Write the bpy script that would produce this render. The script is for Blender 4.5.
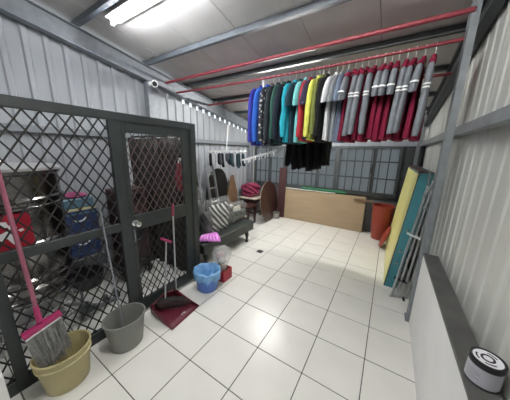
import bpy, bmesh, math, random
from mathutils import Vector, Matrix
random.seed(7)
for o in list(bpy.data.objects): bpy.data.objects.remove(o, do_unlink=True)
SC = bpy.context.scene
COL = SC.collection
# ------------------------------------------------------------------ camera
F_PX = 212.0866
PITCH, YAW, ROLL = .2237, -.5582, -.022
CAM = Vector((0.7605, -1.315, 1.6617))
fw = Vector((math.sin(YAW)*math.cos(PITCH), math.cos(YAW)*math.cos(PITCH), -math.sin(PITCH)))
rt = Vector((math.cos(YAW), -math.sin(YAW), 0)); dn = fw.cross(rt)
r2 = math.cos(ROLL)*rt + math.sin(ROLL)*dn
d2 = -math.sin(ROLL)*rt + math.cos(ROLL)*dn
cam = bpy.data.cameras.new('camera'); cam_o = bpy.data.objects.new('camera', cam); COL.objects.link(cam_o)
cam.sensor_fit = 'HORIZONTAL'; cam.sensor_width = 36; cam.lens = F_PX/510*36; cam.clip_start = .02
m = Matrix((r2, -d2, -fw)).transposed().to_4x4(); m.translation = CAM
cam_o.matrix_world = m
SC.camera = cam_o
def ray(u, v): return r2*((u-255)/F_PX) + d2*((v-200)/F_PX) + fw
def on_z(u, v, z=0): d = ray(u, v); return CAM + d*((z-CAM.z)/d.z)
def on_x(u, v, x): d = ray(u, v); return CAM + d*((x-CAM.x)/d.x)
def on_y(u, v, y): d = ray(u, v); return CAM + d*((y-CAM.y)/d.y)
# ------------------------------------------------------------------ sky and exposure
W = bpy.data.worlds.new('sky'); SC.world = W; W.use_nodes = True
bg = W.node_tree.nodes['Background']; bg.inputs[0].default_value = (.86, .93, 1, 1); bg.inputs[1].default_value = 1.3
SC.view_settings.view_transform = 'Standard'; SC.view_settings.look = 'None'
SC.view_settings.exposure = 0.06; SC.view_settings.gamma = 1; SC.view_settings.use_curve_mapping = False
LAMP_POWER = 150.0         # radiance of the fluorescent tubes

# ------------------------------------------------------------------ materials
MATS = {}
def mat(name, col, rough=.5, metal=0., var=0., scale=8., bump=0., bscale=40., spec=.5, trans=0., alpha=1., emit=None, coat=0., stretch=None):
    if name in MATS: return MATS[name]
    M = bpy.data.materials.new(name); M.use_nodes = True
    nt = M.node_tree; b = nt.nodes['Principled BSDF']
    c = (*col, 1)
    b.inputs['Base Color'].default_value = c
    b.inputs['Roughness'].default_value = rough; b.inputs['Metallic'].default_value = metal
    b.inputs['Specular IOR Level'].default_value = spec
    b.inputs['Transmission Weight'].default_value = trans; b.inputs['Alpha'].default_value = alpha
    b.inputs['Coat Weight'].default_value = coat
    tc = nt.nodes.new('ShaderNodeTexCoord'); mp = nt.nodes.new('ShaderNodeMapping')
    nt.links.new(tc.outputs['Object'], mp.inputs[0])
    if stretch: mp.inputs['Scale'].default_value = stretch
    if var:
        n = nt.nodes.new('ShaderNodeTexNoise'); n.inputs['Scale'].default_value = scale; n.inputs['Detail'].default_value = 6
        nt.links.new(mp.outputs[0], n.inputs['Vector'])
        r = nt.nodes.new('ShaderNodeValToRGB'); e = r.color_ramp.elements
        e[0].position = .3; e[1].position = .72
        e[0].color = (*[x*(1-var) for x in col], 1); e[1].color = (*[min(1, x*(1+var)) for x in col], 1)
        nt.links.new(n.outputs['Fac'], r.inputs[0]); nt.links.new(r.outputs[0], b.inputs['Base Color'])
    if bump:
        n2 = nt.nodes.new('ShaderNodeTexNoise'); n2.inputs['Scale'].default_value = bscale; n2.inputs['Detail'].default_value = 4
        nt.links.new(mp.outputs[0], n2.inputs['Vector'])
        bp = nt.nodes.new('ShaderNodeBump'); bp.inputs['Strength'].default_value = bump; bp.inputs['Distance'].default_value = .01
        nt.links.new(n2.outputs['Fac'], bp.inputs['Height']); nt.links.new(bp.outputs[0], b.inputs['Normal'])
    if emit:
        b.inputs['Emission Color'].default_value = c; b.inputs['Emission Strength'].default_value = emit
    MATS[name] = M
    return M
def wave_mat(name, ca, cb, scale, axis='X', rough=.6, dist=1.5):
    if name in MATS: return MATS[name]
    M = mat(name, ca, rough); nt = M.node_tree; b = nt.nodes['Principled BSDF']
    tc = nt.nodes.new('ShaderNodeTexCoord'); w = nt.nodes.new('ShaderNodeTexWave')
    w.bands_direction = axis; w.inputs['Scale'].default_value = scale; w.inputs['Distortion'].default_value = dist; w.inputs['Detail'].default_value = 1
    nt.links.new(tc.outputs['Object'], w.inputs['Vector'])
    r = nt.nodes.new('ShaderNodeValToRGB'); r.color_ramp.interpolation = 'CONSTANT'
    e = r.color_ramp.elements; e[0].color = (*ca, 1); e[1].color = (*cb, 1); e[1].position = .4
    nt.links.new(w.outputs['Fac'], r.inputs[0]); nt.links.new(r.outputs[0], b.inputs['Base Color'])
    return M
TILE = mat('ceramic_tile', (.74, .73, .69), .27, var=.035, scale=3, spec=.5)
GROUT = mat('grout', (.09, .085, .08), .9, var=.2)
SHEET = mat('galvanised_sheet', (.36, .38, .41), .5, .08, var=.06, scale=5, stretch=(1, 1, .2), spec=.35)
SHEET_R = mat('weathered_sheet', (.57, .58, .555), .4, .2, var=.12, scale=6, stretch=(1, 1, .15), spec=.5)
STEEL = mat('grey_painted_steel', (.20, .22, .235), .42, .2, var=.15, scale=14)
STEEL_D = mat('dark_painted_steel', (.055, .062, .065), .5, .1, var=.2, scale=12)
GALV = mat('galvanised_steel', (.23, .25, .275), .42, .3, var=.12, scale=16)
FENCE = mat('fence_paint', (.024, .030, .031), .42, .1, var=.15, scale=10)
WIRE = mat('fence_wire', (.010, .009, .009), .6)
DOORWIRE = mat('door_wire', (.10, .075, .075), .45, .3)
ROOFP = mat('roof_panel', (.62, .60, .585), .62, 0, var=.10, scale=2.2)
REDP = mat('red_pole_paint', (.25, .040, .055), .38, .1, var=.14, scale=9)
WHITEW = mat('white_paint', (.84, .84, .83), .7, var=.03, scale=4)
WHITEP = mat('white_plastic', (.82, .83, .83), .35)
BLACKP = mat('black_plastic', (.015, .015, .016), .4)
CHROME = mat('chrome', (.62, .63, .64), .18, 1.)
ALU = mat('aluminium', (.50, .51, .52), .35, .9, var=.1)
INOX = mat('stainless', (.26, .25, .245), .24, 1., var=.15, scale=6)
LEDGE = mat('ledge_steel', (.075, .075, .072), .5, .1, var=.25, scale=9)
def add(name, verts, faces, material, parent=None, smooth=False, loc=None):
    """one mesh object; verts in world coordinates; origin at loc (default: centre of the base)"""
    me = bpy.data.meshes.new(name)
    base = wloc(parent) if parent else Vector((0, 0, 0))
    vs = [Vector(v) for v in verts]
    if loc is None:
        xs = [v.x for v in vs]; ys = [v.y for v in vs]; zs = [v.z for v in vs]
        loc = Vector(((min(xs)+max(xs))/2, (min(ys)+max(ys))/2, min(zs)))
    loc = Vector(loc)
    me.from_pydata([v-loc for v in vs], [], faces); me.materials.append(material); me.validate(); me.update()
    bmm = bmesh.new(); bmm.from_mesh(me); bmesh.ops.recalc_face_normals(bmm, faces=bmm.faces); bmm.to_mesh(me); bmm.free()
    if smooth:
        me.polygons.foreach_set('use_smooth', [True]*len(me.polygons))
        try: me.set_sharp_from_angle(angle=math.radians(40))
        except Exception: pass
    o = bpy.data.objects.new(name, me); COL.objects.link(o); o.location = loc-base
    if parent: o.parent = parent
    return o
def wloc(o):
    p = Vector((0, 0, 0))
    while o: p += o.location; o = o.parent
    return p
def tag(o, label=None, cat=None, group=None, kind=None):
    if label: o['label'] = label
    if cat: o['category'] = cat
    if group: o['group'] = group
    if kind: o['kind'] = kind
    return o
def thing(name, loc, label, cat, group=None):
    o = bpy.data.objects.new(name, None); COL.objects.link(o); o.location = Vector(loc); o.empty_display_size = .1
    return tag(o, label, cat, group)
def bev(o, w=.004, s=1):
    md = o.modifiers.new('bevel', 'BEVEL'); md.width = w; md.segments = s; md.limit_method = 'ANGLE'; return o
class MB:
    def __init__(s): s.v = []; s.f = []
    def box(s, x0, x1, y0, y1, z0, z1, M=None):
        n = len(s.v); p = [(x, y, z) for z in (z0, z1) for y in (y0, y1) for x in (x0, x1)]
        if M is not None: p = [M @ Vector(q) for q in p]
        s.v += p; s.f += [[n+i for i in q] for q in ((0, 2, 3, 1), (4, 5, 7, 6), (0, 1, 5, 4), (2, 6, 7, 3), (0, 4, 6, 2), (1, 3, 7, 5))]; return s
    def beam(s, a, b, w, h, up=(0, 0, 1)):
        a = Vector(a); b = Vector(b); d = (b-a).normalized(); up = Vector(up)
        sd = d.cross(up).normalized(); up2 = sd.cross(d)
        n = len(s.v)
        for p in (a, b):
            for i, j in ((-1, -1), (1, -1), (1, 1), (-1, 1)): s.v.append(p+sd*(i*w/2)+up2*(j*h/2))
        s.f += [[n+3, n+2, n+1, n], [n+4, n+5, n+6, n+7]]+[[n+i, n+(i+1) % 4, n+4+(i+1) % 4, n+4+i] for i in range(4)]; return s
    def tube(s, pts, r, n=8, caps=True):
        pts = [Vector(p) for p in pts]; rings = []
        rr = r if isinstance(r, (list, tuple)) else [r]*len(pts)
        ref = None
        for i, p in enumerate(pts):
            d = (pts[min(i+1, len(pts)-1)]-pts[max(i-1, 0)]).normalized()
            if ref is None:
                ref = Vector((0, 0, 1)) if abs(d.z) < .9 else Vector((1, 0, 0))
            u = d.cross(ref).normalized(); w = u.cross(d).normalized(); ref = w
            rings.append([p+u*(math.cos(t)*rr[i])+w*(math.sin(t)*rr[i]) for t in [2*math.pi*k/n for k in range(n)]])
        return s.loft(rings, caps)
    def loft(s, rings, caps=True, closed=True):
        b = len(s.v); n = len(rings[0])
        for r in rings: s.v += [Vector(p) for p in r]
        for i in range(len(rings)-1):
            for k in range(n if closed else n-1):
                k2 = (k+1) % n
                s.f.append([b+i*n+k, b+i*n+k2, b+(i+1)*n+k2, b+(i+1)*n+k])
        if caps:
            s.f.append([b+k for k in range(n)][::-1]); s.f.append([b+(len(rings)-1)*n+k for k in range(n)])
        return s
    def lathe(s, prof, c, n=28, sx=1., sy=1., M=None, caps=True):
        c = Vector(c)
        rings = []
        for r, z in prof:
            ring = [Vector((r*sx*math.cos(2*math.pi*k/n), r*sy*math.sin(2*math.pi*k/n), z)) for k in range(n)]
            if M is not None: ring = [M @ q for q in ring]
            rings.append([c+q for q in ring])
        return s.loft(rings, caps)
    def prism(s, poly, vec):
        n = len(s.v); k = len(poly); vec = Vector(vec); poly = [Vector(p) for p in poly]
        s.v += poly+[p+vec for p in poly]
        s.f += [[n+i for i in range(k)][::-1], [n+k+i for i in range(k)]]+[[n+i, n+(i+1) % k, n+k+(i+1) % k, n+k+i] for i in range(k)]; return s
    def add(s, name, material, parent=None, smooth=False, loc=None): return add(name, s.v, s.f, material, parent, smooth, loc)
def structure(o): o['kind'] = 'structure'; return o
def root_structure(name, loc=(0, 0, 0)):
    o = bpy.data.objects.new(name, None); COL.objects.link(o); o.location = loc; o.empty_display_size = .1
    return structure(o)

# ================================================================== ROOM SHELL
XL, XR, YB, YF = -2.60, 1.27, 3.75, -4.2
SL = .165
def roof_z(y): return 3.058-SL*y              # underside of the roof panels
def purlin_z(y): return 3.0-SL*y             # underside of the purlins
def raft_z(y): return 2.79-SL*y              # underside of the side rafters
# --- floor: grout bed + tiles
fb = MB().box(XL-.1, XR+.1, YF-.1, YB+.1, -.06, -.004).add('floor', GROUT, loc=(0, 0, -.06)); structure(fb)
TS, J = .4, .0068
tmesh = {}
def tile(x0, x1, y0, y1):
    w, d = round(x1-x0-J, 4), round(y1-y0-J, 4)
    if w < .03 or d < .03: return
    key = (w, d)
    if key not in tmesh:
        o = MB().box(-w/2, w/2, -d/2, d/2, -.0045, 0).add('floor_tile', TILE, fb, loc=(0, 0, 0)); bev(o, .0015)
        tmesh[key] = o
    else:
        o = tmesh[key].copy(); COL.objects.link(o); o.parent = fb
    o.location = Vector(((x0+x1)/2, (y0+y1)/2, random.uniform(-.0004, .0004)))-fb.location
i0, i1 = math.floor(XL/TS), math.ceil(1.2/TS)
for i in range(i0, i1):
    for j in range(math.floor(YF/TS), math.ceil(YB/TS)):
        x0, x1 = max(i*TS, XL), min((i+1)*TS, 1.25); y0, y1 = max(j*TS, YF), min((j+1)*TS, YB)
        tile(x0, x1, y0, y1)
# --- corrugated sheets
def profile(a, b, pitch, depth, phase=0.):
    pts = [(a, 0.)]
    k = math.floor((a-phase)/pitch)-1
    while True:
        c = phase+k*pitch; k += 1
        for off, d in ((-.032, 0), (-.018, depth), (.018, depth), (.032, 0)):
            y = c+off
            if a+1e-4 < y < b-1e-4: pts.append((y, d))
        if c > b: break
    pts.append((b, 0.)); return pts
def sheet(name, parent, material, axis, fixed, sign, a, b, z0, ztop, pitch, depth, phase):
    """upright ribbed sheet; axis 'y': runs along y at x=fixed; ribs project by sign*depth"""
    v = []; f = []
    pr = profile(a, b, pitch, depth, phase)
    nz = 2
    for (t, d) in pr:
        zt = ztop(t)
        for z in (z0, zt):
            v.append((fixed+sign*d, t, z) if axis == 'y' else (t, fixed+sign*d, z))
    for k in range(len(pr)-1): f.append([2*k, 2*k+1, 2*k+3, 2*k+2])
    o = add(name, v, f, material, parent)
    md = o.modifiers.new('thickness', 'SOLIDIFY'); md.thickness = .002; md.offset = 0
    return o
wl = root_structure('wall_left', (XL, 0, 0))
y = YF
k = 0
while y < YB-.01:
    y1 = min(y+.835, YB)
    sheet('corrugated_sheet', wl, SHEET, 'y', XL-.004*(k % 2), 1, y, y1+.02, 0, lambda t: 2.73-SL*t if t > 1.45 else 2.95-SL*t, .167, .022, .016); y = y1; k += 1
# closure pieces along the eave: daylight comes through the gaps between them
yy = 1.38
while yy < 3.7:
    MB().prism([(XL-.008, yy, 2.72-SL*yy), (XL-.008, yy+.105, 2.72-SL*(yy+.105)), (XL-.008, yy+.105, 3.0-SL*(yy+.105)), (XL-.008, yy, 3.0-SL*yy)], (.006, 0, 0)).add('eave_filler', SHEET, wl)
    yy += .167
MB().prism([(XL-.03, 1.3, 2.845-SL*1.3), (XL-.03, YB, 2.845-SL*YB), (XL-.03, YB, 3.05-SL*YB), (XL-.03, 1.3, 3.05-SL*1.3)], (.02, 0, 0)).add('eave_flashing', STEEL, wl)
MB().box(XL+.025, XL+.085, YF, YB, 1.815, 1.885).add('girt', GALV, wl)
for yc, w in ((.84, .17), (-2.2, .17), (3.66, .12)):
    c = MB().box(XL+.026, XL+.13, yc-w/2, yc+w/2, 0, raft_z(yc)+.01).add('column', GALV, wl); bev(c)
wr = root_structure('wall_right', (XR, 0, 0))
y = YF; k = 0
while y < YB-.01:
    y1 = min(y+.835, YB)
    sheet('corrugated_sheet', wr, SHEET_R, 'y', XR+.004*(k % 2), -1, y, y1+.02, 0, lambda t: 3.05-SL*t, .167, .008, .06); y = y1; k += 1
MB().box(1.17, 1.245, YF, YB, 1.825, 1.89).add('girt', STEEL, wr)
for yc in (1.15, 3.62, -1.9):
    cb = MB()
    cb.box(1.12, 1.128, yc-.05, yc+.05, .012, purlin_z(yc+.05)-.002); cb.box(1.128, 1.170, yc-.05, yc-.042, .012, purlin_z(yc+.05)-.002); cb.box(1.128, 1.170, yc+.042, yc+.05, .012, purlin_z(yc+.05)-.002)
    c = cb.add('column', STEEL, wr)
    MB().box(1.105, 1.19, yc-.06, yc+.07, 0, .012).add('base_plate', STEEL, c)
# low white wall under a steel ledge
pw = MB().box(1.14, 1.245, YF, 1.095, 0, .745).add('trim_1', WHITEW); structure(pw)
lg = MB().box(1.137, 1.247, YF, 1.095, .745, .765).add('trim_2', LEDGE); structure(lg); bev(lg, .003)
# --- back wall
wb = root_structure('wall_back', (0, YB, 0))
MB().box(XL-.03, XR+.03, YB+.01, YB+.10, 0, .80).add('lower_wall', mat('grey_cement', (.13, .13, .13), .8, var=.2), wb)
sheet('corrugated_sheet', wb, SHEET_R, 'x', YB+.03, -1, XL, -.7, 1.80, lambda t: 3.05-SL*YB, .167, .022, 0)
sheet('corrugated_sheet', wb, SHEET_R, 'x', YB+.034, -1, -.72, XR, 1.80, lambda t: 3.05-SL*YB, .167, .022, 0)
bev(MB().box(XL, XR, YB-.06, YB+.02, 1.82, 1.93).add('girt', GALV, wb))
for x0, x1, mt in ((XL, -2.42, SHEET_R), (.94, XR, STEEL_D)):
    MB().box(x0, x1, YB-.02, YB+.06, .80, 1.82).add('side_panel', mt, wb)
# windows with bars
GLASS = bpy.data.materials.new('frosted_glass'); GLASS.use_nodes = True
nt = GLASS.node_tree; nt.nodes.remove(nt.nodes['Principled BSDF'])
tr = nt.nodes.new('ShaderNodeBsdfTranslucent'); tr.inputs[0].default_value = (.46, .48, .485, 1)
gl = nt.nodes.new('ShaderNodeBsdfGlossy'); gl.inputs['Roughness'].default_value = .12; gl.inputs[0].default_value = (.8, .8, .8, 1)
fr = nt.nodes.new('ShaderNodeFresnel'); mx = nt.nodes.new('ShaderNodeMixShader')
nt.links.new(fr.outputs[0], mx.inputs[0]); nt.links.new(tr.outputs[0], mx.inputs[1]); nt.links.new(gl.outputs[0], mx.inputs[2])
nt.links.new(mx.outputs[0], nt.nodes['Material Output'].inputs[0])
WZ0, WZ1 = .80, 1.82
def window(n, x0, x1, splits):
    w = root_structure('window_%d' % n, ((x0+x1)/2, YB, WZ0))
    t = .05
    fm = MB().box(x0, x1, YB-.05, YB+.03, WZ0, WZ0+.075).box(x0, x1, YB-.05, YB+.03, WZ1-.05, WZ1).box(x0, x0+t, YB-.05, YB+.03, WZ0+.075, WZ1-.05).box(x1-t, x1, YB-.05, YB+.03, WZ0+.075, WZ1-.05)
    fm.add('window_frame', STEEL_D, w)
    xs = [x0+t]+splits+[x1-t]
    for s in splits: MB().box(s-.03, s+.03, YB-.04, YB+.02, WZ0+.075, WZ1-.05).add('mullion', STEEL_D, w)
    for a, b in zip(xs[:-1], xs[1:]):
        MB().box(a-.02, b+.02, YB+.002, YB+.007, WZ0+.06, WZ1-.04).add('pane', GLASS, w)
    for z in (1.175, 1.515): MB().box(x0+t, x1-t, YB-.060, YB-.045, z-.013, z+.013).add('grille_bar', STEEL_D, w)
    nb = max(2, round((x1-x0-2*t)/.155))
    for k in range(1, nb):
        x = x0+t+(x1-x0-2*t)*k/nb
        MB().box(x-.011, x+.011, YB-.075, YB-.060, WZ0+.03, WZ1-.02).add('grille_bar', STEEL_D, w)
    return w
window(1, -2.42, -1.50, [-1.95]); window(2, -1.50, -.24, [-.67]); w3 = window(3, -.24, .94, [.48])
MB().tube([(.44, YB-.095, 1.28), (.44, YB-.12, 1.31), (.46, YB-.12, 1.42), (.45, YB-.095, 1.45)], .012).add('handle', BLACKP, w3, True)
# --- front wall behind the camera
wf = root_structure('wall_front', (0, YF, 0))
sheet('corrugated_sheet', wf, SHEET, 'x', YF, 1, XL, -.6, 0, lambda t: 3.05-SL*YF, .167, .022, 0)
sheet('corrugated_sheet', wf, SHEET, 'x', YF-.004, 1, -.62, XR, 0, lambda t: 3.05-SL*YF, .167, .022, 0)
# --- ceiling: roof panels
ce = root_structure('ceiling', (0, 0, roof_z(0)))
seams = [XL-.15, -2.16, -1.49, -.825, -.155, .51, 1.18, XR+.15]
for a, b in zip(seams[:-1], seams[1:]):
    ya, yb = YF-.1, YB+.12
    MB().prism([(a+.003, ya, roof_z(ya)), (a+.003, yb, roof_z(yb)), (a+.003, yb, roof_z(yb)+.05), (a+.003, ya, roof_z(ya)+.05)], (b-a-.006, 0, 0)).add('roof_panel', ROOFP, ce)
MB().prism([(XL-.15, YF-.1, roof_z(YF-.1)+.052), (XL-.15, YB+.12, roof_z(YB+.12)+.052), (XL-.15, YB+.12, roof_z(YB+.12)+.06), (XL-.15, YF-.1, roof_z(YF-.1)+.06)], (XR-XL+.3, 0, 0)).add('roof_skin', STEEL_D, ce)
for k, yp in enumerate((-3.25, -2.45, -1.65, -.85, -.03, .80, 1.53, 2.22, 2.95, 3.55)):
    mt = STEEL_D if yp > 1 else mat('purlin_steel', (.11, .125, .145), .45, .1, var=.15, scale=12)
    z = purlin_z(yp)
    pb = MB().box(XL, XR, yp-.05, yp-.045, z, z+.056).box(XL, XR, yp-.045, yp, z, z+.005).box(XL, XR, yp-.045, yp, z+.051, z+.056).box(XL, XR, yp-.005, yp, z+.005, z+.02)
    pb.add('purlin', mt, ce)
for x0, x1, mt in ((XL+.045, XL+.145, GALV), (1.172, 1.247, STEEL_D)):
    ya, yb = YF, YB
    rb = MB()
    for (za, zb, xa, xb) in ((0, .012, x0, x1), (.198, .21, x0, x1), (.012, .198, (x0+x1)/2-.004, (x0+x1)/2+.004)):
        rb.prism([(xa, ya, raft_z(ya)+za), (xa, yb, raft_z(yb)+za), (xa, yb, raft_z(yb)+zb), (xa, ya, raft_z(ya)+zb)], (xb-xa, 0, 0))
    rb.add('rafter', mt, ce)

# ================================================================== LAMPS
def tube_lamp(x0, x1, y, label, power=1.):
    TUBE = mat('lit_tube_%d' % (power*100), ((.95, .975, 1) if power < 1 else (1, .985, .95)), emit=LAMP_POWER*power)
    z = purlin_z(y)+.004
    t = thing('fluorescent_lamp', ((x0+x1)/2, y, z-.05), label, 'lamp')
    bev(MB().box(x0, x1, y-.03, y+.03, z+.012, z+.045).add('housing', WHITEP, t))
    MB().box(x0+.03, x1-.03, y-.075, y+.075, z-.002, z+.012).add('shade_plate', WHITEP, t)  # wide plate added to keep the tube's glare off the nearby ceiling
    MB().tube([(x0+.03, y, z-.03), (x1-.03, y, z-.03)], .014, 12).add('tube', TUBE, t, True)
    for x in (x0+.005, x1-.03): MB().box(x, x+.025, y-.018, y+.018, z-.05, z+.012).add('lamp_holder', WHITEP, t)
    return t
tube_lamp(-1.97, -.75, .075, 'lit white fluorescent tube under the roof at the upper left', .8)
tube_lamp(-1.62, -.42, 2.52, 'lit fluorescent tube under the roof behind the hanging clothes', 3.3)
tube_lamp(-.45, .75, -.62, 'unseen fluorescent tube added just above the viewer to even the brightness', 2.15)  # out of view, added to even out the brightness
tube_lamp(-1.6, -.4, -3.1, 'unseen fluorescent tube added farthest behind the viewer to fill in light', 1.4)  # another unseen tube, added as fill light from behind

# ================================================================== POLES
def pole(a, b, r, label, sag=0.):
    a = Vector(a); b = Vector(b); n = 9
    pts = [a.lerp(b, i/(n-1))-Vector((0, 0, sag*4*(i/(n-1))*(1-i/(n-1)))) for i in range(n)]
    o = MB().tube(pts, r, 10).add('hanging_pole', REDP, smooth=True, loc=(a+b)/2)
    return tag(o, label, 'pole')
P1Y, P1Z, P2Y, P2Z, P3Y, P3Z = 1.10, 2.72, 1.30, 2.60, 2.05, 2.555
pole((XL+.03, P1Y, P1Z), (1.135, P1Y, P1Z+.005), .019, 'red painted pole with nothing on it, highest and nearest of the three')
pole((XL+.03, P2Y, P2Z+.02), (1.135, P2Y, P2Z+.01), .015, 'red painted pole carrying the coloured shirts and grey and maroon jackets', .025)
pole((XL+.03, P3Y, P3Z), (1.2, P3Y, P3Z), .017, 'red painted pole behind the clothes, lowest and farthest of the three')

# ================================================================== FENCE AND DOOR
FX = -1.19; FT = .04
def fbar(name, parent, y0, y1, z0, z1, x1=FX, t=FT, mt=FENCE): return bev(MB().box(x1-t, x1, y0, y1, z0, z1).add(name, mt, parent), .003)
def diamond(name, parent, y0, y1, z0, z1, x, py_, pz, wt, mt):
    """expanded metal mesh: zig-zag strands crossing, clipped to the opening"""
    mb = MB(); s = pz/py_
    for sg in (1, -1):
        c = z0-s*(y1-y0)-pz if sg > 0 else z0-pz
        top = z1 if sg > 0 else z1+s*(y1-y0)
        c = math.floor(c/pz)*pz
        while c < top+pz:
            pts = []
            # z = c + sg*s*(y-y0)
            ya, yb = y0, y1
            za = c; zb = c+sg*s*(y1-y0)
            t0, t1 = 0., 1.
            dz = zb-za
            if dz != 0:
                ta, tb = (z0-za)/dz, (z1-za)/dz
                if ta > tb: ta, tb = tb, ta
                t0, t1 = max(0, ta), min(1, tb)
            if t1-t0 > .002:
                a = (x+.003*sg, ya+(yb-ya)*t0, za+dz*t0); b = (x+.003*sg, ya+(yb-ya)*t1, za+dz*t1)
                mb.beam(a, b, .006, wt, up=(0, .5, .5))
            c += pz
    return mb.add(name, mt, parent)
fe = thing('mesh_fence', (FX-.02, -.9, 0), 'dark grey metal fence of diamond mesh beside the door', 'fence')
fbar('top_rail', fe, -2.6, .478, 1.888, 1.956)
fbar('post', fe, -1.206, -1.143, 0, 1.888); fbar('post', fe, -2.6, -2.54, 0, 1.888)
fbar('door_jamb', fe, -.432, -.345, 0, 1.888); fbar('door_jamb', fe, .402, .478, 0, 1.888)
for a, b in ((-1.143, -.432), (-2.54, -1.206)):
    fbar('bottom_rail', fe, a, b, 0, .10); fbar('middle_rail', fe, a, b, .942, 1.014)
    diamond('mesh_panel', fe, a-.01, b+.01, .095, .947, FX-.022, .083, .126, .0095, WIRE)
    diamond('mesh_panel', fe, a-.01, b+.01, 1.01, 1.893, FX-.022, .083, .126, .0095, WIRE)
DX = FX-.012
dr = thing('mesh_door', (DX-.02, .03, .02), 'dark grey metal door of diamond mesh with a round knob', 'door')
fbar('stile', dr, -.340, -.300, .03, 1.90, DX, .035); fbar('stile', dr, .290, .396, .03, 1.90, DX, .035)
fbar('top_rail', dr, -.300, .290, 1.80, 1.90, DX, .035); fbar('middle_rail', dr, -.300, .290, .905, 1.05, DX, .035); fbar('bottom_rail', dr, -.300, .290, .03, .15, DX, .035)
diamond('mesh_panel', dr, -.305, .295, 1.045, 1.805, DX-.02, .072, .118, .0065, DOORWIRE)
diamond('mesh_panel', dr, -.305, .295, .145, .910, DX-.02, .072, .118, .008, WIRE)
kc = on_x(138, 224, FX+.04)
MY = Matrix.Rotation(math.pi/2, 3, 'Y')
kn = MB().lathe([(.030, 0), (.030, .006), (.012, .012), (.012, .035), (.024, .042), (.029, .055), (.024, .068), (.008, .072)], (DX, kc.y, kc.z), 20, M=MY).add('knob', CHROME, dr, True)
MB().lathe([(.005, .0), (.005, .003)], (DX+.072, kc.y, kc.z), 10, M=MY).add('keyhole', BLACKP, kn)
MB().tube([(DX-.0, -.318, .80), (DX+.012, -.318, .82), (DX+.012, -.318, .90), (DX, -.318, .92)], .006).add('latch', GALV, dr, True)

# ================================================================== HANGING CLOTHES
def cloth(name, c, var=.12): return mat('cloth_'+name, c, .85, var=var, scale=14, bump=.35, bscale=22, spec=.2)
def garment_parts(root, ox, oy, oz, mbody, msleeve, length, sleeve, seed, thick=.032, lean=0., yoke=None, stripe=False, twist=0., collar=None, msl=None):
    """ox,oy,oz: underside of the pole; the garment hangs in the y-z plane"""
    rnd = random.Random(seed)
    R = Matrix.Rotation(twist, 3, 'Z')
    def P(x, y, z): q = R @ Vector((x+lean*(-z), y, z)); return Vector((ox+q.x, oy+q.y, oz+q.z))
    sh_y = .205; n = 28; ph = rnd.uniform(0, 6)
    sh_z = -.135
    rings = []
    for k in range(11):
        t = k/10
        if k == 0: z = -.11; w, th = .05, .014
        elif k == 1: z = -.14; w, th = .11, .019
        elif k == 2: z = -.195; w, th = .195, thick*.8
        else:
            z = -.195-(length-.195)*((k-2)/8); w = .20+.012*math.sin(k+ph); th = thick*(.8+.07*(k-2))
        ring = []
        for q in range(n):
            a = 2*math.pi*q/n
            cx, cy = math.cos(a), math.sin(a)
            fold = .010*max(0, (k-2)/8)*math.sin(5*a+ph)+.005*math.sin(9*a+2*ph)*max(0, (k-2)/8)
            ring.append(P((th*abs(cx)**.7*(1 if cx > 0 else -1))+fold, (w+fold)*cy, z))
        rings.append(ring)
    body = MB().loft(rings).add('body', mbody, root, True)
    if collar:
        cr = []
        for z, w, th in ((-.085, .042, .018), (-.10, .052, .022), (-.135, .075, .025), (-.13, .05, .014)):
            cr.append([P(th*math.cos(2*math.pi*q/16), w*math.sin(2*math.pi*q/16), z) for q in range(16)])
        MB().loft(cr, False).add('collar', collar, root, True)
    for sgn in (-1, 1):
        if sleeve == 'none': break
        if sleeve == 'long':
            L = length-.02-rnd.uniform(0, .04)
            path = [(.15, -.158, .012, .030), (.195, -.185, .018, .045), (.225, -.24, .024, .053), (.245, -.34, .028, .056), (.25+rnd.uniform(-.02, .01), -.46, .028, .052), (.245+rnd.uniform(-.02, .02), -.59, .028, .048), (.245, -L+.03, .027, .045), (.245, -L, .021, .036)]
        else:
            path = [(.15, -.158, .012, .030), (.195, -.185, .019, .048), (.235, -.24, .025, .064), (.258, -.31, .029, .074), (.27, -.39, .031, .080), (.268, -.42, .028, .077)]
        dx = rnd.uniform(-.004, .003)
        rs = []
        for k, (yy_, z, tx, ty) in enumerate(path):
            rs.append([P(dx*k+tx*math.cos(2*math.pi*q/14)*(1+.10*math.sin(3*(2*math.pi*q/14)+k+ph)), sgn*(yy_)+ty*math.sin(2*math.pi*q/14)*(1+.06*math.sin(k*2+ph)), z+(.02*math.sin(2*math.pi*q/14)*(-sgn) if sleeve == 'short' and k > 2 else 0)) for q in range(14)])
        s = MB().loft(rs).add('sleeve', msleeve, root, True)
        if yoke:
            ys = []
            for k in range(3):
                yy_, z, tx, ty = path[k] if k < 2 else [a_*.4+b_*.6 for a_, b_ in zip(path[1], path[2])]
                ys.append([P(dx*k+(tx+.004)*math.cos(2*math.pi*q/14), sgn*yy_+(ty+.004)*math.sin(2*math.pi*q/14), z+.006) for q in range(14)])
            MB().loft(ys).add('shoulder_yoke', yoke, root, True)
        if stripe and sgn < 0:
            for zz in (-.375, -.40):
                yy_ = -.255-.062-.002 if sleeve == 'long' else -.272-.084
                yc = -.25 if sleeve == 'long' else -.268
                hw = .028 if sleeve == 'long' else .036
                ty = .060 if sleeve == 'long' else .085
                arc = []
                for zq in (zz, zz-.014):
                    arc.append([P(dx*3.4+(hw+.005)*math.cos(a), yc+ty*math.sin(a), zq+(.02 if sleeve == 'short' else 0)) for a in [math.radians(d) for d in range(-140, -39, 12)]])
                if sleeve == 'short' and zz < -.39: continue
                MB().loft(arc, False, False).add('stripe', WHITEP, s, True)
    return body
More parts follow.
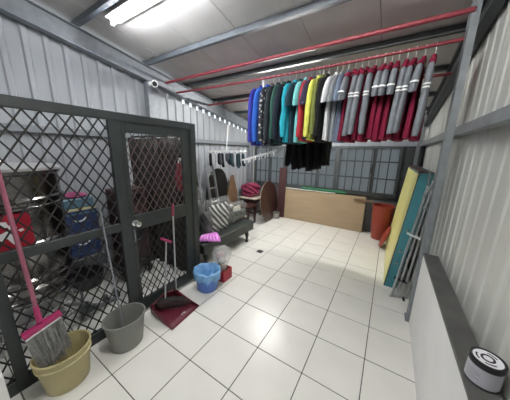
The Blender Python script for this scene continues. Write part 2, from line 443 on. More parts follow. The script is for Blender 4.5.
def hanger(x, y, zp, rp, label):
    """wire hanger whose hook sits on the pole"""
    t = zp+rp+.003
    pts = [(x, y-.018, zp-.004), (x, y-.012, t-.004), (x, y, t), (x, y+.012, t-.004), (x, y+.016, zp-.006), (x, y+.004, zp-.03), (x, y, zp-.05), (x, y, zp-.135)]
    mb = MB().tube(pts, .0025, 6)
    mb.tube([(x, y-.17, zp-.19), (x, y-.1, zp-.158), (x, y, zp-.135), (x, y+.1, zp-.158), (x, y+.17, zp-.19), (x, y, zp-.188), (x, y-.17, zp-.19)], .003, 6)
    o = mb.add('clothes_hanger', WHITEP, smooth=True, loc=(x, y, zp))
    return tag(o, label, 'hanger', 'hangers on the red pole')
# colour, sleeve, length, shoulder pixel column, phrase
shirts = [
 ((.045, .045, .30), 'long', .76, 253.5, 'indigo blue long-sleeved jacket, outermost on the left'),
 ((.035, .13, .55), 'long', .745, 260, 'bright royal blue long-sleeved jacket'),
 ('plaid', 'long', .76, 265.5, 'black and white patterned shirt beside the royal blue jacket'),
 ((.030, .036, .045), 'long', .75, 271, 'charcoal shirt between the patterned shirt and the dark green shirt'),
 ((.030, .085, .070), 'long', .74, 277, 'dark bottle green long-sleeved shirt'),
 ((.016, .020, .032), 'long', .73, 282, 'blackish shirt between the dark green and the bright cyan shirts'),
 ((.03, .40, .52), 'long', .725, 288.5, 'bright cyan long-sleeved shirt'),
 ((.018, .045, .062), 'short', .74, 294, 'dark teal short-sleeved shirt right of the bright cyan one'),
 ((.20, .58, .58), 'short', .725, 299, 'pale turquoise short-sleeved shirt'),
 ((.42, .035, .050), 'long', .735, 304.5, 'bright red shirt'),
 ((.045, .040, .080), 'short', .72, 309.5, 'dark purple short-sleeved shirt between red and yellow shirts'),
 ((.74, .76, .15), 'long', .725, 312.5, 'lime yellow long-sleeved shirt'),
 ((.17, .19, .055), 'long', .72, 316.5, 'olive green shirt right of the lime yellow one'),
 ((.012, .013, .014), 'long', .75, 322, 'black long-sleeved shirt left of the white shirt'),
 ((.72, .74, .76), 'short', .73, 330.5, 'plain white short-sleeved shirt'),
 ((.24, .26, .28), 'short', .745, 336, 'mid grey short-sleeved shirt right of the white one'),
 ((.16, .20, .28), 'short', .75, 342, 'slate blue short-sleeved shirt at the end before the maroon jackets'),
]
def pole2_z(x): s = (x-(XL+.03))/(1.135-XL-.03); return P2Z+.015-.025*4*s*(1-s)
for i, (c, sl, ln, u, lab) in enumerate(shirts):
    x = on_y(u, 92, 1.10).x
    zp = pole2_z(x); ln += .085 if i < 9 else .06
    if c == 'plaid':
        M_ = MATS.get('cloth_plaid') or mat('cloth_plaid', (.02, .02, .025), .85)
        nt = M_.node_tree; ck = nt.nodes.new('ShaderNodeTexVoronoi'); ck.inputs['Scale'].default_value = 24
        tc = nt.nodes.new('ShaderNodeTexCoord'); rp = nt.nodes.new('ShaderNodeValToRGB'); rp.color_ramp.interpolation = 'CONSTANT'
        rp.color_ramp.elements[0].color = (.5, .52, .55, 1); rp.color_ramp.elements[1].color = (.02, .022, .03, 1); rp.color_ramp.elements[1].position = .33
        nt.links.new(tc.outputs['Object'], ck.inputs[0]); nt.links.new(ck.outputs[0], rp.inputs[0]); nt.links.new(rp.outputs[0], nt.nodes['Principled BSDF'].inputs[0])
    else: M_ = cloth('shirt%d' % i, c)
    nm = 'jacket' if 'jacket,' in lab or lab.endswith('jacket') else 'shirt'
    t = thing('hanging_'+nm, (x, P2Y, zp-ln), lab+' hanging on the red pole', nm, 'coloured shirts on the red pole')
    garment_parts(t, x, P2Y, zp, M_, M_, ln, sl, 100+i, .026, twist=random.uniform(-.08, .03), lean=-.03, collar=M_)
    hanger(x, P2Y, zp, .015, 'thin hanger hook above the '+lab.split(',')[0].split(' between')[0].split(' right of')[0].split(' left of')[0].split(' beside')[0].split(' at the')[0])
MAROON = cloth('maroon', (.20, .012, .040)); UGREY = cloth('uniform_grey', (.185, .20, .225))
uni = [(351, 'short'), (357.5, 'long'), (364, 'long'), (372, 'long'), (381, 'short'), (388.5, 'short'), (395.5, 'short'), (404.5, 'long'), (413, 'long'), (422.5, 'short'), (433, 'long')]
ordn = ['first', 'second', 'third', 'fourth', 'fifth', 'sixth', 'seventh', 'eighth', 'ninth', 'tenth', 'eleventh']
for i, (u, sl) in enumerate(uni):
    x = on_y(u, 78, 1.10).x; zp = pole2_z(x); ln = .80+(.0, .012, -.01, .008, -.015, .01, 0, -.012, .01, -.008, .012)[i]
    t = thing('uniform_jacket' if sl == 'long' else 'uniform_shirt', (x, P2Y, zp-ln), '%s of the maroon and grey uniform tops counted from the left, %s sleeves' % (ordn[i], sl), 'jacket' if sl == 'long' else 'shirt', 'maroon and grey uniform tops on the red pole')
    garment_parts(t, x, P2Y, zp, MAROON, UGREY, ln, sl, 300+i, .027, twist=random.uniform(-.10, .0), lean=-.05, yoke=MAROON, stripe=True, collar=MAROON)
    hanger(x, P2Y, zp, .015, 'thin hanger hook above the %s uniform top from the left' % ordn[i])
# black trousers on the farthest pole
BLK = cloth('black_trousers', (.010, .010, .012), .3)
for i in range(6):
    x = -.66+i*.115; ln = 1.10+(.0, .05, .02, .06, .03, -.03)[i]
    t = thing('hanging_trousers', (x, P3Y, P3Z-ln), 'black trousers on the farthest red pole, %s from the left, hems below the shirts' % ordn[i], 'trousers', 'black trousers on the farthest pole')
    zp = P3Z
    wb_ = MB(); rg = []
    for z, w, th in ((-.10, .17, .025), (-.14, .185, .035), (-.30, .20, .042), (-.42, .20, .045)):
        rg.append([(x+th*math.cos(2*math.pi*q/20), P3Y+w*math.sin(2*math.pi*q/20), zp+z) for q in range(20)])
    wb_.loft(rg).add('waist', BLK, t, True)
    for s in (-1, 1):
        rg = []
        for k in range(7):
            z = -.38-(ln-.38)*k/6; ph = i+s
            rg.append([(x+(.040+.006*math.sin(3*a+ph))*math.cos(a)+.012*math.sin(k+ph), P3Y+s*.105+(.098-.005*k)*math.sin(a), zp+z+.015*math.sin(2*a+i)*(k == 6)) for a in [2*math.pi*q/16 for q in range(16)]])
        MB().loft(rg).add('leg', BLK, t, True)
    hanger(x, P3Y, P3Z, .017, 'thin hanger holding the %s black trousers from the left' % ordn[i])

# ================================================================== DRYING RACKS WITH CLIPS
def clip_rack(a, b, hook_top, cord_to, label, dep=.11):
    a = Vector(a); b = Vector(b); c = (a+b)/2
    t = thing('clip_hanger', (c.x, c.y, min(a.z, b.z)-.1), label, 'clip hanger')
    d = (b-a); sd = Vector((-d.y, d.x, 0)).normalized()*dep
    fr = MB()
    for s in (-1, 1): fr.beam(a+sd*s, b+sd*s, .012, .018)
    for q in (0, .33, .67, 1): fr.beam(a.lerp(b, q)-sd, a.lerp(b, q)+sd, .012, .016)
    fr.add('rack_frame', WHITEP, t)
    MB().tube([c, c+Vector((0, 0, .12)), hook_top], .011, 8).add('hanging_stem', WHITEP, t, True)
    if cord_to is not None: MB().tube([hook_top, cord_to], .004, 6).add('cord', BLACKP, t, True)
    clips = []
    for s in (-1, 1):
        for k in range(6):
            p = a.lerp(b, (k+.5)/6)+sd*s
            MB().box(p.x-.007, p.x+.007, p.y-.005, p.y+.005, p.z-.055, p.z-.009).add('clip', WHITEP, t)
            clips.append(p-Vector((0, 0, .055)))
    return t, clips
pA = on_y(212, 151, 2.05); pB = on_y(243, 151, 2.05); hA = on_y(228, 125, 2.05)
ra, clipsA = clip_rack(pA, pB, hA, Vector((hA.x-.12, P3Y, P3Z-.017)), 'white clip hanger with dark socks, hanging near the left wall')
sk_cols = [((.008, .008, .01), 'black'), ((.05, .055, .065), 'grey'), ((.012, .03, .04), 'dark teal')]
for k, (ci, q, ln) in enumerate([(0, 0, .26), (6, 0, .23), (2, 1, .20), (3, 1, .15), (4, 2, .22), (5, 2, .26), (7, 0, .28), (8, 1, .22), (9, 1, .26), (10, 0, .24), (11, 2, .24)]):
    p = clipsA[ci]+Vector((.03*(k % 2)-.01, .0, .012)); w = .032
    pts = [p, p+Vector((.0, 0, -.06)), p+Vector((.005, 0, -ln*.65)), p+Vector((.02, -.01, -ln*.85)), p+Vector((.05, -.02, -ln))]
    o = MB().tube(pts, [.02, .03, .03, .034, .024], 10).add('sock', cloth('sock_'+sk_cols[q][1], sk_cols[q][0]), smooth=True)
    tag(o, '%s sock, %s from the left on the clip hanger by the left wall' % (sk_cols[q][1], ordn[k]), 'sock', 'socks on the clip hanger')
pC = on_y(244, 160, 1.3); pD = on_y(279, 150, 1.3); hB = on_y(262, 139, 1.3)
clip_rack(pC, pD, Vector((hB.x, 1.3, pole2_z(hB.x)-.02)), None, 'empty white clip hanger tilted below the royal blue jacket', .05)

# ================================================================== FENCED STORE (left)
# dark tarpaulin partition behind the door
TARP = mat('dark_tarp', (.014, .010, .010), .7, var=.5, scale=10, bump=.5, bscale=14)
pt = thing('tarpaulin_screen', (-1.9, .44, 0), 'dark brown tarpaulin screen behind the mesh door', 'screen')
rows = []
for k in range(13):
    z = .03+1.78*k/12
    rows.append([(-2.51+1.27*q/60, .42+.022*math.sin(q*.9+.3*k)+.012*math.sin(q*2.3+k*.5), z+.01*math.sin(q*.5)*(k == 12)) for q in range(61)])
tp = MB().loft(rows, False, False).add('tarpaulin', TARP, pt, True); md = tp.modifiers.new('t', 'SOLIDIFY'); md.thickness = .004
MB().tube([(-2.50, .45, 1.835), (-1.235, .45, 1.835)], .014).add('top_tube', STEEL_D, pt, True)
for x in (-2.49, -1.26): MB().tube([(x, .455, 0), (x, .455, 1.84)], .016).add('post', STEEL_D, pt, True)
rb = on_y(180, 176, .35)
REDB = mat('red_fabric', (.19, .012, .027), .6, var=.25, scale=12, bump=.4)
t = thing('hanging_bag', (rb.x, .36, rb.z-.19), 'red cloth bag hanging on the dark screen behind the door', 'bag')
MB().loft([[(rb.x+w*math.cos(a)*(1+.1*math.sin(4*a)), .355+.03*math.sin(a), rb.z+z) for a in [2*math.pi*q/20 for q in range(20)]] for z, w in ((-.17, .055), (-.13, .078), (0, .08), (.08, .065), (.13, .04), (.15, .025))]).add('bag_body', REDB, t, True)
MB().tube([(rb.x-.025, .355, rb.z+.14), (rb.x-.012, .355, rb.z+.21), (rb.x+.012, .355, rb.z+.21), (rb.x+.025, .355, rb.z+.14)], .008).add('handle', WHITEP, t, True)
# maroon cabinet with round openings on a trolley
CAB = mat('dusty_maroon', (.05, .024, .027), .6, var=.2, scale=7)
cx0, cx1, cy0, cy1 = -2.15, -1.90, -.13, .24
t = thing('loudspeaker', ((cx0+cx1)/2, (cy0+cy1)/2, .22), 'dusty maroon cabinet with round black openings behind the door', 'speaker')
bev(MB().box(cx0, cx1, cy0, cy1, .22, 1.18).add('cabinet', CAB, t), .012, 2)
for yc, zc, r in ((-.05, 1.08, .055), (.115, 1.06, .07), (.02, .62, .15)):
    MB().lathe([(r, 0), (r, .012), (r*.85, .014), (r*.8, .004), (r*.25, -.0), (.001, .006)], (cx1, yc, zc), 24, M=MY).add('speaker_cone', BLACKP, t, True)
t = thing('trolley', (-2.03, .05, 0), 'low black trolley with small wheels under the maroon cabinet', 'trolley')
bev(MB().box(cx0-.03, cx1+.03, cy0-.03, cy1+.03, .14, .22).add('deck', BLACKP, t))
for xx in (cx0+.05, cx1-.02):
    for yy_ in (cy0+.05, cy1-.05):
        MX = Matrix.Rotation(math.pi/2, 3, 'X')
        w = MB().lathe([(.03, -.018), (.065, -.018), (.065, .018), (.03, .018)], (xx, yy_, .067), 16, M=MX).add('wheel', BLACKP, t, True)
        MB().lathe([(.03, -.022), (.03, .022)], (xx, yy_, .067), 12, M=MX).add('hub', CHROME, w, True)
# stainless drum on a stand
dcx, dcy, dr_ = -1.93, -.95, .345
t = thing('steel_drum', (dcx, dcy, .36), 'large ribbed stainless steel drum behind the mesh fence', 'drum')
prof = [(.28, .36), (dr_-.05, .38), (dr_-.02, .42), (dr_-.035, .44), (dr_-.01, .50), (dr_-.03, .52), (dr_, .58), (dr_-.015, .60), (dr_, .66)]
def band(z): return [(dr_, z-.05), (dr_+.016, z-.035), (dr_+.016, z-.022), (dr_+.002, z-.010), (dr_+.002, z+.010), (dr_+.016, z+.022), (dr_+.016, z+.035), (dr_, z+.05)]
prof += band(.86)+band(1.22)+[(dr_, 1.44), (dr_+.018, 1.455), (dr_+.018, 1.475), (dr_-.01, 1.485)]
MB().lathe(prof, (dcx, dcy, 0), 48).add('drum_body', INOX, t, True)
ld = MB().lathe([(dr_+.02, 1.478), (dr_+.022, 1.50), (dr_-.03, 1.515), (.12, 1.53), (.001, 1.532)], (dcx, dcy, 0), 48).add('lid', mat('steel_lid', (.62, .62, .62), .3, .6), t, True)
MB().tube([(dcx-.08, dcy, 1.53), (dcx-.07, dcy, 1.57), (dcx+.07, dcy, 1.57), (dcx+.08, dcy, 1.53)], .01).add('handle', CHROME, ld, True)
t = thing('drum_stand', (dcx, dcy, 0), 'chrome tube stand under the stainless drum', 'stand')
for z, r in ((.345, .30), (.12, .36)):
    MB().tube([(dcx+r*math.cos(2*math.pi*q/24), dcy+r*math.sin(2*math.pi*q/24), z) for q in range(25)], .014, 8, False).add('ring', CHROME, t, True)
for q in range(4):
    a = math.pi/4+q*math.pi/2
    MB().tube([(dcx+.30*math.cos(a), dcy+.30*math.sin(a), .345), (dcx+.36*math.cos(a), dcy+.36*math.sin(a), .12), (dcx+.37*math.cos(a), dcy+.37*math.sin(a), 0)], .014).add('leg', CHROME, t, True)
# red towel with a white figure on the drum
TOW = mat('red_towel', (.33, .008, .025), .9, bump=.3, bscale=60)
def drum_pt(y, z, off): # a point on the drum's room-side surface
    dy = y-dcy; r = dr_+off; return Vector((dcx+math.sqrt(max(.0, r*r-dy*dy)), y, z))
t = thing('towel', drum_pt(-1.05, .89, .03), 'red cloth with a white figure, draped on the steel drum', 'towel')
ty0, ty1, tz0, tz1 = -1.17, -.905, .885, 1.17
MB().loft([[drum_pt(ty0+(ty1-ty0)*q/14, tz0+(tz1-tz0)*k/8, .022+.004*math.sin(q+k)) for q in range(15)] for k in range(9)], False, False).add('cloth', TOW, t, True)
def blot(pts, name='print'):
    mbb = MB(); vs = [drum_pt(ty0+(ty1-ty0)*(.52+.8*(a-.52)), tz0+(tz1-tz0)*(.5+.8*(b-.5)), .029) for a, b in pts]
    mbb.v = vs; mbb.f = [list(range(len(vs)))]
    return mbb.add(name, WHITEP, t)
blot([(.52, .72), (.60, .80), (.70, .78), (.74, .66), (.66, .58), (.56, .60)])
blot([(.38, .92), (.52, .90), (.56, .74), (.46, .70), (.36, .78)])
blot([(.30, .50), (.50, .60), (.70, .56), (.72, .44), (.64, .38), (.66, .20), (.58, .10), (.52, .22), (.46, .34), (.34, .26), (.26, .34)])
blot([(.74, .58), (.86, .62), (.90, .54), (.80, .50)])
# blue crates
BLUE = mat('blue_plastic', (.026, .055, .17), .4, var=.15); LBLUE = mat('light_blue_plastic', (.09, .18, .25), .4)
def crate(x0, x1, y0, y1, z0, h, label):
    t = thing('storage_crate', ((x0+x1)/2, (y0+y1)/2, z0), label, 'crate', 'stacked crates behind the fence')
    w = .012
    b = MB().box(x0+.01, x1-.01, y0+.01, y1-.01, z0, z0+.015)
    for (a, b_, c, d) in ((x0, x0+w, y0, y1), (x1-w, x1, y0, y1), (x0+w, x1-w, y0, y0+w), (x0+w, x1-w, y1-w, y1)): b.box(a, b_, c, d, z0+.01, z0+h)
    b.add('shell', BLUE, t)
    for z in (z0+.04, z0+h*.5, z0+h-.03):
        MB().box(x1, x1+.010, y0-.006, y1+.006, z-.008, z+.008).add('rib', LBLUE if z > z0+h*.8 else BLUE, t)
    for k in range(4):
        yk = y0+(y1-y0)*(k+.5)/4
        MB().box(x1, x1+.007, yk-.004, yk+.004, z0+.05, z0+h-.04).add('rib', BLUE, t)
    yc = (y0+y1)/2
    MB().tube([(x1+.004, yc-.05, z0+h*.62), (x1+.022, yc-.02, z0+h*.57), (x1+.022, yc+.03, z0+h*.62), (x1+.004, yc+.06, z0+h*.68)], .008).add('handle', WHITEP, t, True)
    return t
crate(-2.46, -2.12, -.585, -.265, .42, .27, 'dark blue plastic crate, lower of the stack behind the fence')
crate(-2.46, -2.12, -.600, -.255, .70, .27, 'dark blue plastic crate, upper of the stack behind the fence')
t = thing('plastic_box', (-2.29, -.42, .975), 'pale blue plastic box with yellow rim on top of the blue crates', 'box')
MB().box(-2.45, -2.12, -.59, -.26, .975, 1.0).add('base_rim', mat('pale_yellow', (.60, .56, .33), .5), t)
bev(MB().box(-2.44, -2.13, -.585, -.265, 1.0, 1.11).add('box_body', LBLUE, t), .012)
o = MB().lathe([(.115, 1.112), (.13, 1.13), (.10, 1.145), (.05, 1.165), (.001, 1.17)], (-2.27, -.40, 0), 20).add('pink_tray', mat('hot_pink_plastic', (.38, .06, .17), .4), smooth=True); tag(o, 'pink plastic tray lying on the pale blue box', 'tray')
t = thing('wire_basket', (-2.29, -.43, 0), 'round black basket under the blue crates', 'basket')
MB().lathe([(.16, .0), (.185, .02), (.20, .14), (.205, .16), (.19, .16), (.175, .03), (.001, .025)], (-2.25, -.44, 0), 28).add('basket_body', mat('charcoal_plastic', (.03, .033, .036), .45), t, True)
t = thing('crate_rack', (-2.29, -.43, 0), 'thin chrome rack carrying the blue crates', 'rack')
for xx in (-2.47, -2.105):
    for yy_ in (-.61, -.245): MB().tube([(xx, yy_, 0), (xx, yy_, .98 if yy_ > -.4 else .42)], .008).add('post', CHROME, t, True)
for xx in (-2.47, -2.105): MB().tube([(xx, -.61, .41), (xx, -.245, .41)], .008).add('shelf_bar', CHROME, t, True)
for yy_ in (-.61, -.5, -.36, -.245): MB().tube([(-2.47, yy_, .41), (-2.105, yy_, .41)], .006).add('shelf_bar', CHROME, t, True)
# folded hand trolley under the drum
t = thing('hand_trolley', (-1.6, -.72, 0), 'dark folded hand trolley lying by the drum behind the fence', 'trolley')
for dy in (0, .16): MB().tube([(-1.52, -.98+dy, .30), (-1.62, -.62+dy*.6, .05), (-1.66, -.46+dy*.6, .03)], .016).add('rail', STEEL, t, True)
MB().beam((-1.58, -.72, .12), (-1.60, -.60, .12), .18, .02).add('foot_plate', STEEL_D, t)
for dy in (-.02, .16): MB().lathe([(.02, -.014), (.05, -.014), (.05, .014), (.02, .014)], (-1.68, -.44+dy*.6, .05), 16, M=Matrix.Rotation(math.pi/2, 3, 'X')).add('wheel', BLACKP, t, True)
for k, (z, yo) in enumerate(((.335, -.98), (.235, -.93))):
    MB().tube([(-1.46, yo-.22, z), (-1.45, yo, z-.015), (-1.47, yo+.18, z+.015)], .012).add('crossbar', CHROME, t, True)

# ================================================================== BUCKETS, BROOMS
def bucket(c, r0, r1, h, mt, name, label, sx=1., sy=1., rib=True, rot=0.):
    t = thing(name, (c[0], c[1], 0), label, 'bucket')
    pf = [(r0*.96, 0), (r0, .006)]
    for q in (.3, .6): pf.append((r0+(r1-r0)*q, h*q))
    if rib: pf += [(r0+(r1-r0)*.74, h*.74), (r0+(r1-r0)*.75+.009, h*.75), (r0+(r1-r0)*.80+.009, h*.80), (r0+(r1-r0)*.81, h*.82)]
    pf += [(r1, h-.012), (r1+.007, h-.010), (r1+.007, h), (r1-.003, h), (r1-.006, h-.012), (r0-.002, .012), (.002, .010)]
    M_ = Matrix.Rotation(rot, 3, 'Z')
    MB().lathe(pf, (c[0], c[1], 0), 36, sx, sy, M=M_).add('shell', mt, t, True)
    return t
yb_ = bucket((-1.02, -.985), .118, .148, .285, mat('yellow_plastic', (.42, .365, .19), .42, var=.06), 'plastic_bucket', 'pale yellow plastic bucket holding a broom at the lower left', .92, 1.05)
gb_ = bucket((-.985, -.585), .118, .150, .275, mat('grey_plastic', (.20, .205, .19), .45, var=.06), 'plastic_bucket', 'grey plastic bucket with a thin rod leaning in it', .92, 1.05, rib=False)
PINK = mat('pink_plastic', (.36, .025, .115), .35)
PINKH = mat('pink_handle', (.27, .085, .125), .35)
t = thing('broom', (-1.05, -1.05, .13), 'pink broom with grey bristles standing head down in the yellow bucket', 'broom')
a = on_x(22, 338, -1.035); b = on_x(61, 312, -1.035)
hd = MB().beam(a, b, .045, .035).add('broom_head', PINK, t); bev(hd, .008, 2)
MB().beam(a-Vector((0, -.01, .022)), b-Vector((0, .01, .022)), .04, .012).add('bristle_base', WHITEP, t)
h0 = on_x(39, 319, -1.04); h1 = on_x(0, 180, -1.13)
h2 = h1+(h1-h0)*.10
MB().tube([h0-(h1-h0)*.02, h0+(h1-h0)*.1], [.018, .014]).add('socket', PINK, t, True)
MB().tube([h0, h2], .012, 10).add('handle', PINKH, t, True)
bm_ = MB(); rnd = random.Random(5)
for k in range(330):
    q = rnd.random(); p = a.lerp(b, .03+.94*q)+Vector((rnd.uniform(-.018, .018), 0, -.025))
    e = p+Vector((rnd.uniform(-.03, .035)+.02, (q-.45)*-.03+.03+rnd.uniform(-.015, .015), -.24+rnd.uniform(-.04, .04)))
    mid = p.lerp(e, .5)+Vector((rnd.uniform(-.008, .008), rnd.uniform(-.008, .008), 0))
    bm_.tube([p, mid, e], .0026, 3, False)
o = bm_.add('bristles', mat('grey_bristle', (.30, .30, .29), .8, var=.3, scale=30), t); o['kind'] = 'stuff'
s0 = Vector((-.99, -.60, .02)); s1 = on_x(99, 205, -1.165)
o = MB().tube([s0, s1], .0065, 8).add('metal_rod', GALV, smooth=True); tag(o, 'thin grey metal rod leaning from the grey bucket onto the fence', 'rod')
# dustpan
DP = mat('maroon_plastic', (.11, .012, .026), .38, var=.08)
t = thing('dustpan', (-.96, -.1, 0), 'maroon long-handled dustpan on the floor by the mesh door', 'dustpan')
def dpp(d, s, z): # d: depth from mouth (0) to back (.36); s: -.5...5 across
    mo = Vector((-.765, -.29, 0)); mr = Vector((-.795, .07, 0)); ac = (mr-mo); n_ = Vector((-ac.y, ac.x, 0)).normalized()
    taper = 1-.18*(d/.36)
    return mo+ac*(.5+s*taper)+n_*d+Vector((0, 0, z))
v = MB()
floor_r = [[dpp(d, s, .003+.04*(d/.36)**2) for s in (-.5, -.3, 0, .3, .5)] for d in (0, .09, .18, .27, .34)]
v.loft(floor_r, False, False)
ob = v.add('pan', DP, t, True); md = ob.modifiers.new('t', 'SOLIDIFY'); md.thickness = .004; md.offset = 1
for s in (-.5, .5):
    sd_ = MB().loft([[dpp(d, s, .003+.04*(d/.36)**2) for d in (0, .09, .18, .27, .34)], [dpp(d, s*1.02, .012+.13*(d/.36)**1.2) for d in (0, .09, .18, .27, .34)]], False, False).add('side_wall', DP, t, True)
    md = sd_.modifiers.new('t', 'SOLIDIFY'); md.thickness = .004
bk = MB().loft([[dpp(.34, s, z*(1-.25*abs(s)*2*(z > .1))) for s in (-.5, -.4, -.25, 0, .25, .4, .5)] for z in (.035, .10, .15)]+[[dpp(.315, s*.95, .165-.05*abs(s)*2) for s in (-.5, -.4, -.25, 0, .25, .4, .5)]], False, False).add('hood', DP, t, True)
md = bk.modifiers.new('t', 'SOLIDIFY'); md.thickness = .004
h0 = Vector((-1.09, .01, .13)); h1 = on_x(173, 216, -1.125); h2 = on_x(172.6, 204, -1.13)
MB().tube([h0, h1], .009, 10).add('handle', ALU, t, True); MB().tube([h1, h2], .013, 10).add('grip', mat('maroon_grip', (.25, .03, .06), .4), t, True)
for k, (d, s, l) in enumerate(((.075, -.02, .022), (.085, .03, .03), (.07, .08, .02))):
    p = dpp(d, s, .0085); MB().beam(p, p+Vector((.012, l, 0)), .006, .0015).add('printed_mark', WHITEP, t)
# broom lying in the dustpan
BRI = mat('dark_bristle', (.025, .012, .014), .9, var=.4, scale=40, bump=.6, bscale=90)
t = thing('hand_broom', (-.98, -.09, .05), 'dark-bristled broom with pink grip standing in the dustpan', 'broom')
b0 = on_z(156.5, 306, .09); b1 = on_z(187, 301, .09)
rg = []
for k in range(13):
    q = k/12; c_ = b0.lerp(b1, q); hh = .048*(1-.35*abs(2*q-1)**3)
    rg.append([c_+Vector((.045*math.cos(a)+.004*math.sin(k*3+a*4), 0, hh*math.sin(a))) for a in [2*math.pi*j/14 for j in range(14)]])
MB().loft(rg).add('bristle_head', BRI, t, True)
bev(MB().beam(b0+Vector((-.02, .03, .045)), b1+Vector((-.02, -.03, .045)), .05, .02).add('head_block', BLACKP, t))
g0 = on_z(165.3, 299, .13); g1 = on_x(166, 241, -1.12)
MB().tube([g0, g1], .0085, 10).add('handle', ALU, t, True)
ga = on_x(161, 238.5, -1.10); gb2 = on_x(171, 242, -1.10)
MB().tube([ga, (ga+gb2)/2, gb2], .013, 10).add('grip', PINK, t, True)
# blue bucket with bag
bl = (-.955, .365)
t = bucket(bl, .120, .150, .235, mat('mid_blue_plastic', (.075, .17, .52), .4), 'waste_bucket', 'blue bucket lined with a pale blue plastic bag')
BAG = mat('blue_film', (.20, .42, .72), .25, var=.2, scale=20, bump=.7, bscale=30, trans=.0, alpha=.9)
rg = []; n = 40; rnd = random.Random(3)
nz = [rnd.uniform(-1, 1) for _ in range(n)]
for (r, z, am) in ((.160, .155, .020), (.163, .18, .012), (.166, .21, .008), (.167, .25, .008), (.148, .262, .012), (.118, .235, .016), (.100, .16, .02), (.075, .10, .02), (.002, .09, 0)):
    rg.append([(bl[0]+(r+.5*am*math.sin(6*2*math.pi*q/n)+.4*am*nz[q])*math.cos(2*math.pi*q/n), bl[1]+(r+.5*am*math.sin(6*2*math.pi*q/n)+.4*am*nz[q])*math.sin(2*math.pi*q/n), z+am*1.2*nz[(q*3) % n]) for q in range(n)])
MB().loft(rg, False).add('bin_liner', BAG, t, True)
# red box and clear jar with bag
o = MB()
x0, x1, y0, y1, h = -1.06, -.85, .545, .715, .15
for (a_, b_, c_, d_) in ((x0, x0+.006, y0, y1), (x1-.006, x1, y0, y1), (x0+.006, x1-.006, y0, y0+.006), (x0+.006, x1-.006, y1-.006, y1)): o.box(a_, b_, c_, d_, .004, h)
o.box(x0, x1, y0, y1, 0, .004)
o = o.add('red_box', mat('red_card', (.30, .012, .025), .45, var=.1)); tag(o, 'open dark red box on the floor right of the blue bucket', 'box')
FILM = mat('clear_film', (.80, .82, .82), .12, alpha=.30, bump=.8, bscale=22, spec=.8)
jc = (-.965, .645)
t = thing('clear_bag', (jc[0], jc[1], .006), 'clear plastic bag of small things standing in the red box', 'bag')
rg = []; rnd = random.Random(9); n = 26; nz = [rnd.uniform(-1, 1) for _ in range(n)]
for r, z in ((.07, .006), (.08, .10), (.075, .17), (.10, .25), (.128, .33), (.118, .39), (.08, .425), (.01, .43)):
    rg.append([(jc[0]+(r*(1+.12*nz[q]))*math.cos(2*math.pi*q/n), jc[1]+(r*(1+.12*nz[(q+5) % n]))*math.sin(2*math.pi*q/n), z+.008*nz[q]*(z > .01)) for q in range(n)])
MB().loft(rg).add('film', FILM, t, True)
for k, (dx, dy, z, r, c_) in enumerate(((-.02, .0, .30, .065, (.40, .28, .28)), (.03, -.03, .26, .05, (.55, .52, .48)), (.0, .02, .14, .055, (.50, .40, .32)), (-.03, .02, .22, .05, (.30, .10, .12)))):
    MB().lathe([(.002, -r), (r*.7, -r*.7), (r, 0), (r*.7, r*.7), (.002, r)], (jc[0]+dx, jc[1]+dy, z), 12).add('contents', mat('content%d' % k, c_, .6, var=.2), t, True)

# ================================================================== BENCH AND BAGS
BEN = mat('bench_green', (.023, .030, .027), .45, var=.2, scale=8)
bx0, bx1, by0, by1, bz = -1.70, -1.28, .62, 1.97, .375
t = thing('bench', ((bx0+bx1)/2, (by0+by1)/2, 0), 'low dark green bench with turned legs, plastic bags on it', 'bench')
bev(MB().box(bx0, bx1, by0, by1, bz-.045, bz).add('seat', BEN, t), .012, 2)
bev(MB().box(bx1-.045, bx1-.012, by0+.03, by1-.03, bz-.16, bz-.045).add('apron', BEN, t)); bev(MB().box(bx0+.012, bx0+.045, by0+.03, by1-.03, bz-.16, bz-.045).add('apron', BEN, t))
bev(MB().box(bx0+.045, bx1-.045, by1-.065, by1-.032, bz-.16, bz-.045).add('apron', BEN, t)); bev(MB().box(bx0+.045, bx1-.045, by0+.032, by0+.065, bz-.16, bz-.045).add('apron', BEN, t))
for xx in (bx0+.05, bx1-.05):
    for yy_ in (by0+.10, by1-.20):
        MB().lathe([(.022, 0), (.032, .02), (.022, .05), (.026, .10), (.038, .16), (.030, .20), (.03, .222)], (xx, yy_, 0), 16).add('leg', BEN, t, True)
def pillow(x0, x1, y0, y1, z0, z1, seed, n=18, bulge=.5, lumps=.012):
    """soft upright pack: rounded box with lumps"""
    rnd = random.Random(seed); cx_, cy_ = (x0+x1)/2, (y0+y1)/2; rg = []
    for k in range(n+1):
        q = k/n; z = z0+(z1-z0)*q; e = (1-abs(2*q-1)**4)**.5 if 0 < q < 1 else .05
        e = max(e, .45 if q < .5 else .12)
        ring = []
        for j in range(32):
            a = 2*math.pi*j/32; c_, s_ = math.cos(a), math.sin(a)
            ring.append((cx_+(x1-x0)/2*e*abs(c_)**bulge*(1 if c_ > 0 else -1)+lumps*math.sin(3*a+k*.7+seed), cy_+(y1-y0)/2*(.85+.15*e)*abs(s_)**bulge*(1 if s_ > 0 else -1)+lumps*math.sin(5*a+k+seed), z))
        rg.append(ring)
    return MB().loft(rg)
FILM2 = mat('hazy_film', (.42, .44, .44), .15, alpha=.22, bump=1., bscale=16, spec=.9)
ZEB = wave_mat('zebra_print', (.62, .62, .60), (.012, .012, .013), 6.2, 'DIAGONAL', .7, 2.0)
t = thing('clear_bag', (-1.5, 1.12, bz), 'clear plastic bag with a zebra-striped cushion on the bench', 'bag')
pillow(-1.60, -1.38, .84, 1.44, bz+.004, .94, 2).add('film', FILM2, t, True)
pillow(-1.56, -1.43, .98, 1.40, bz+.012, .83, 5, lumps=.008).add('cushion', ZEB, t, True)
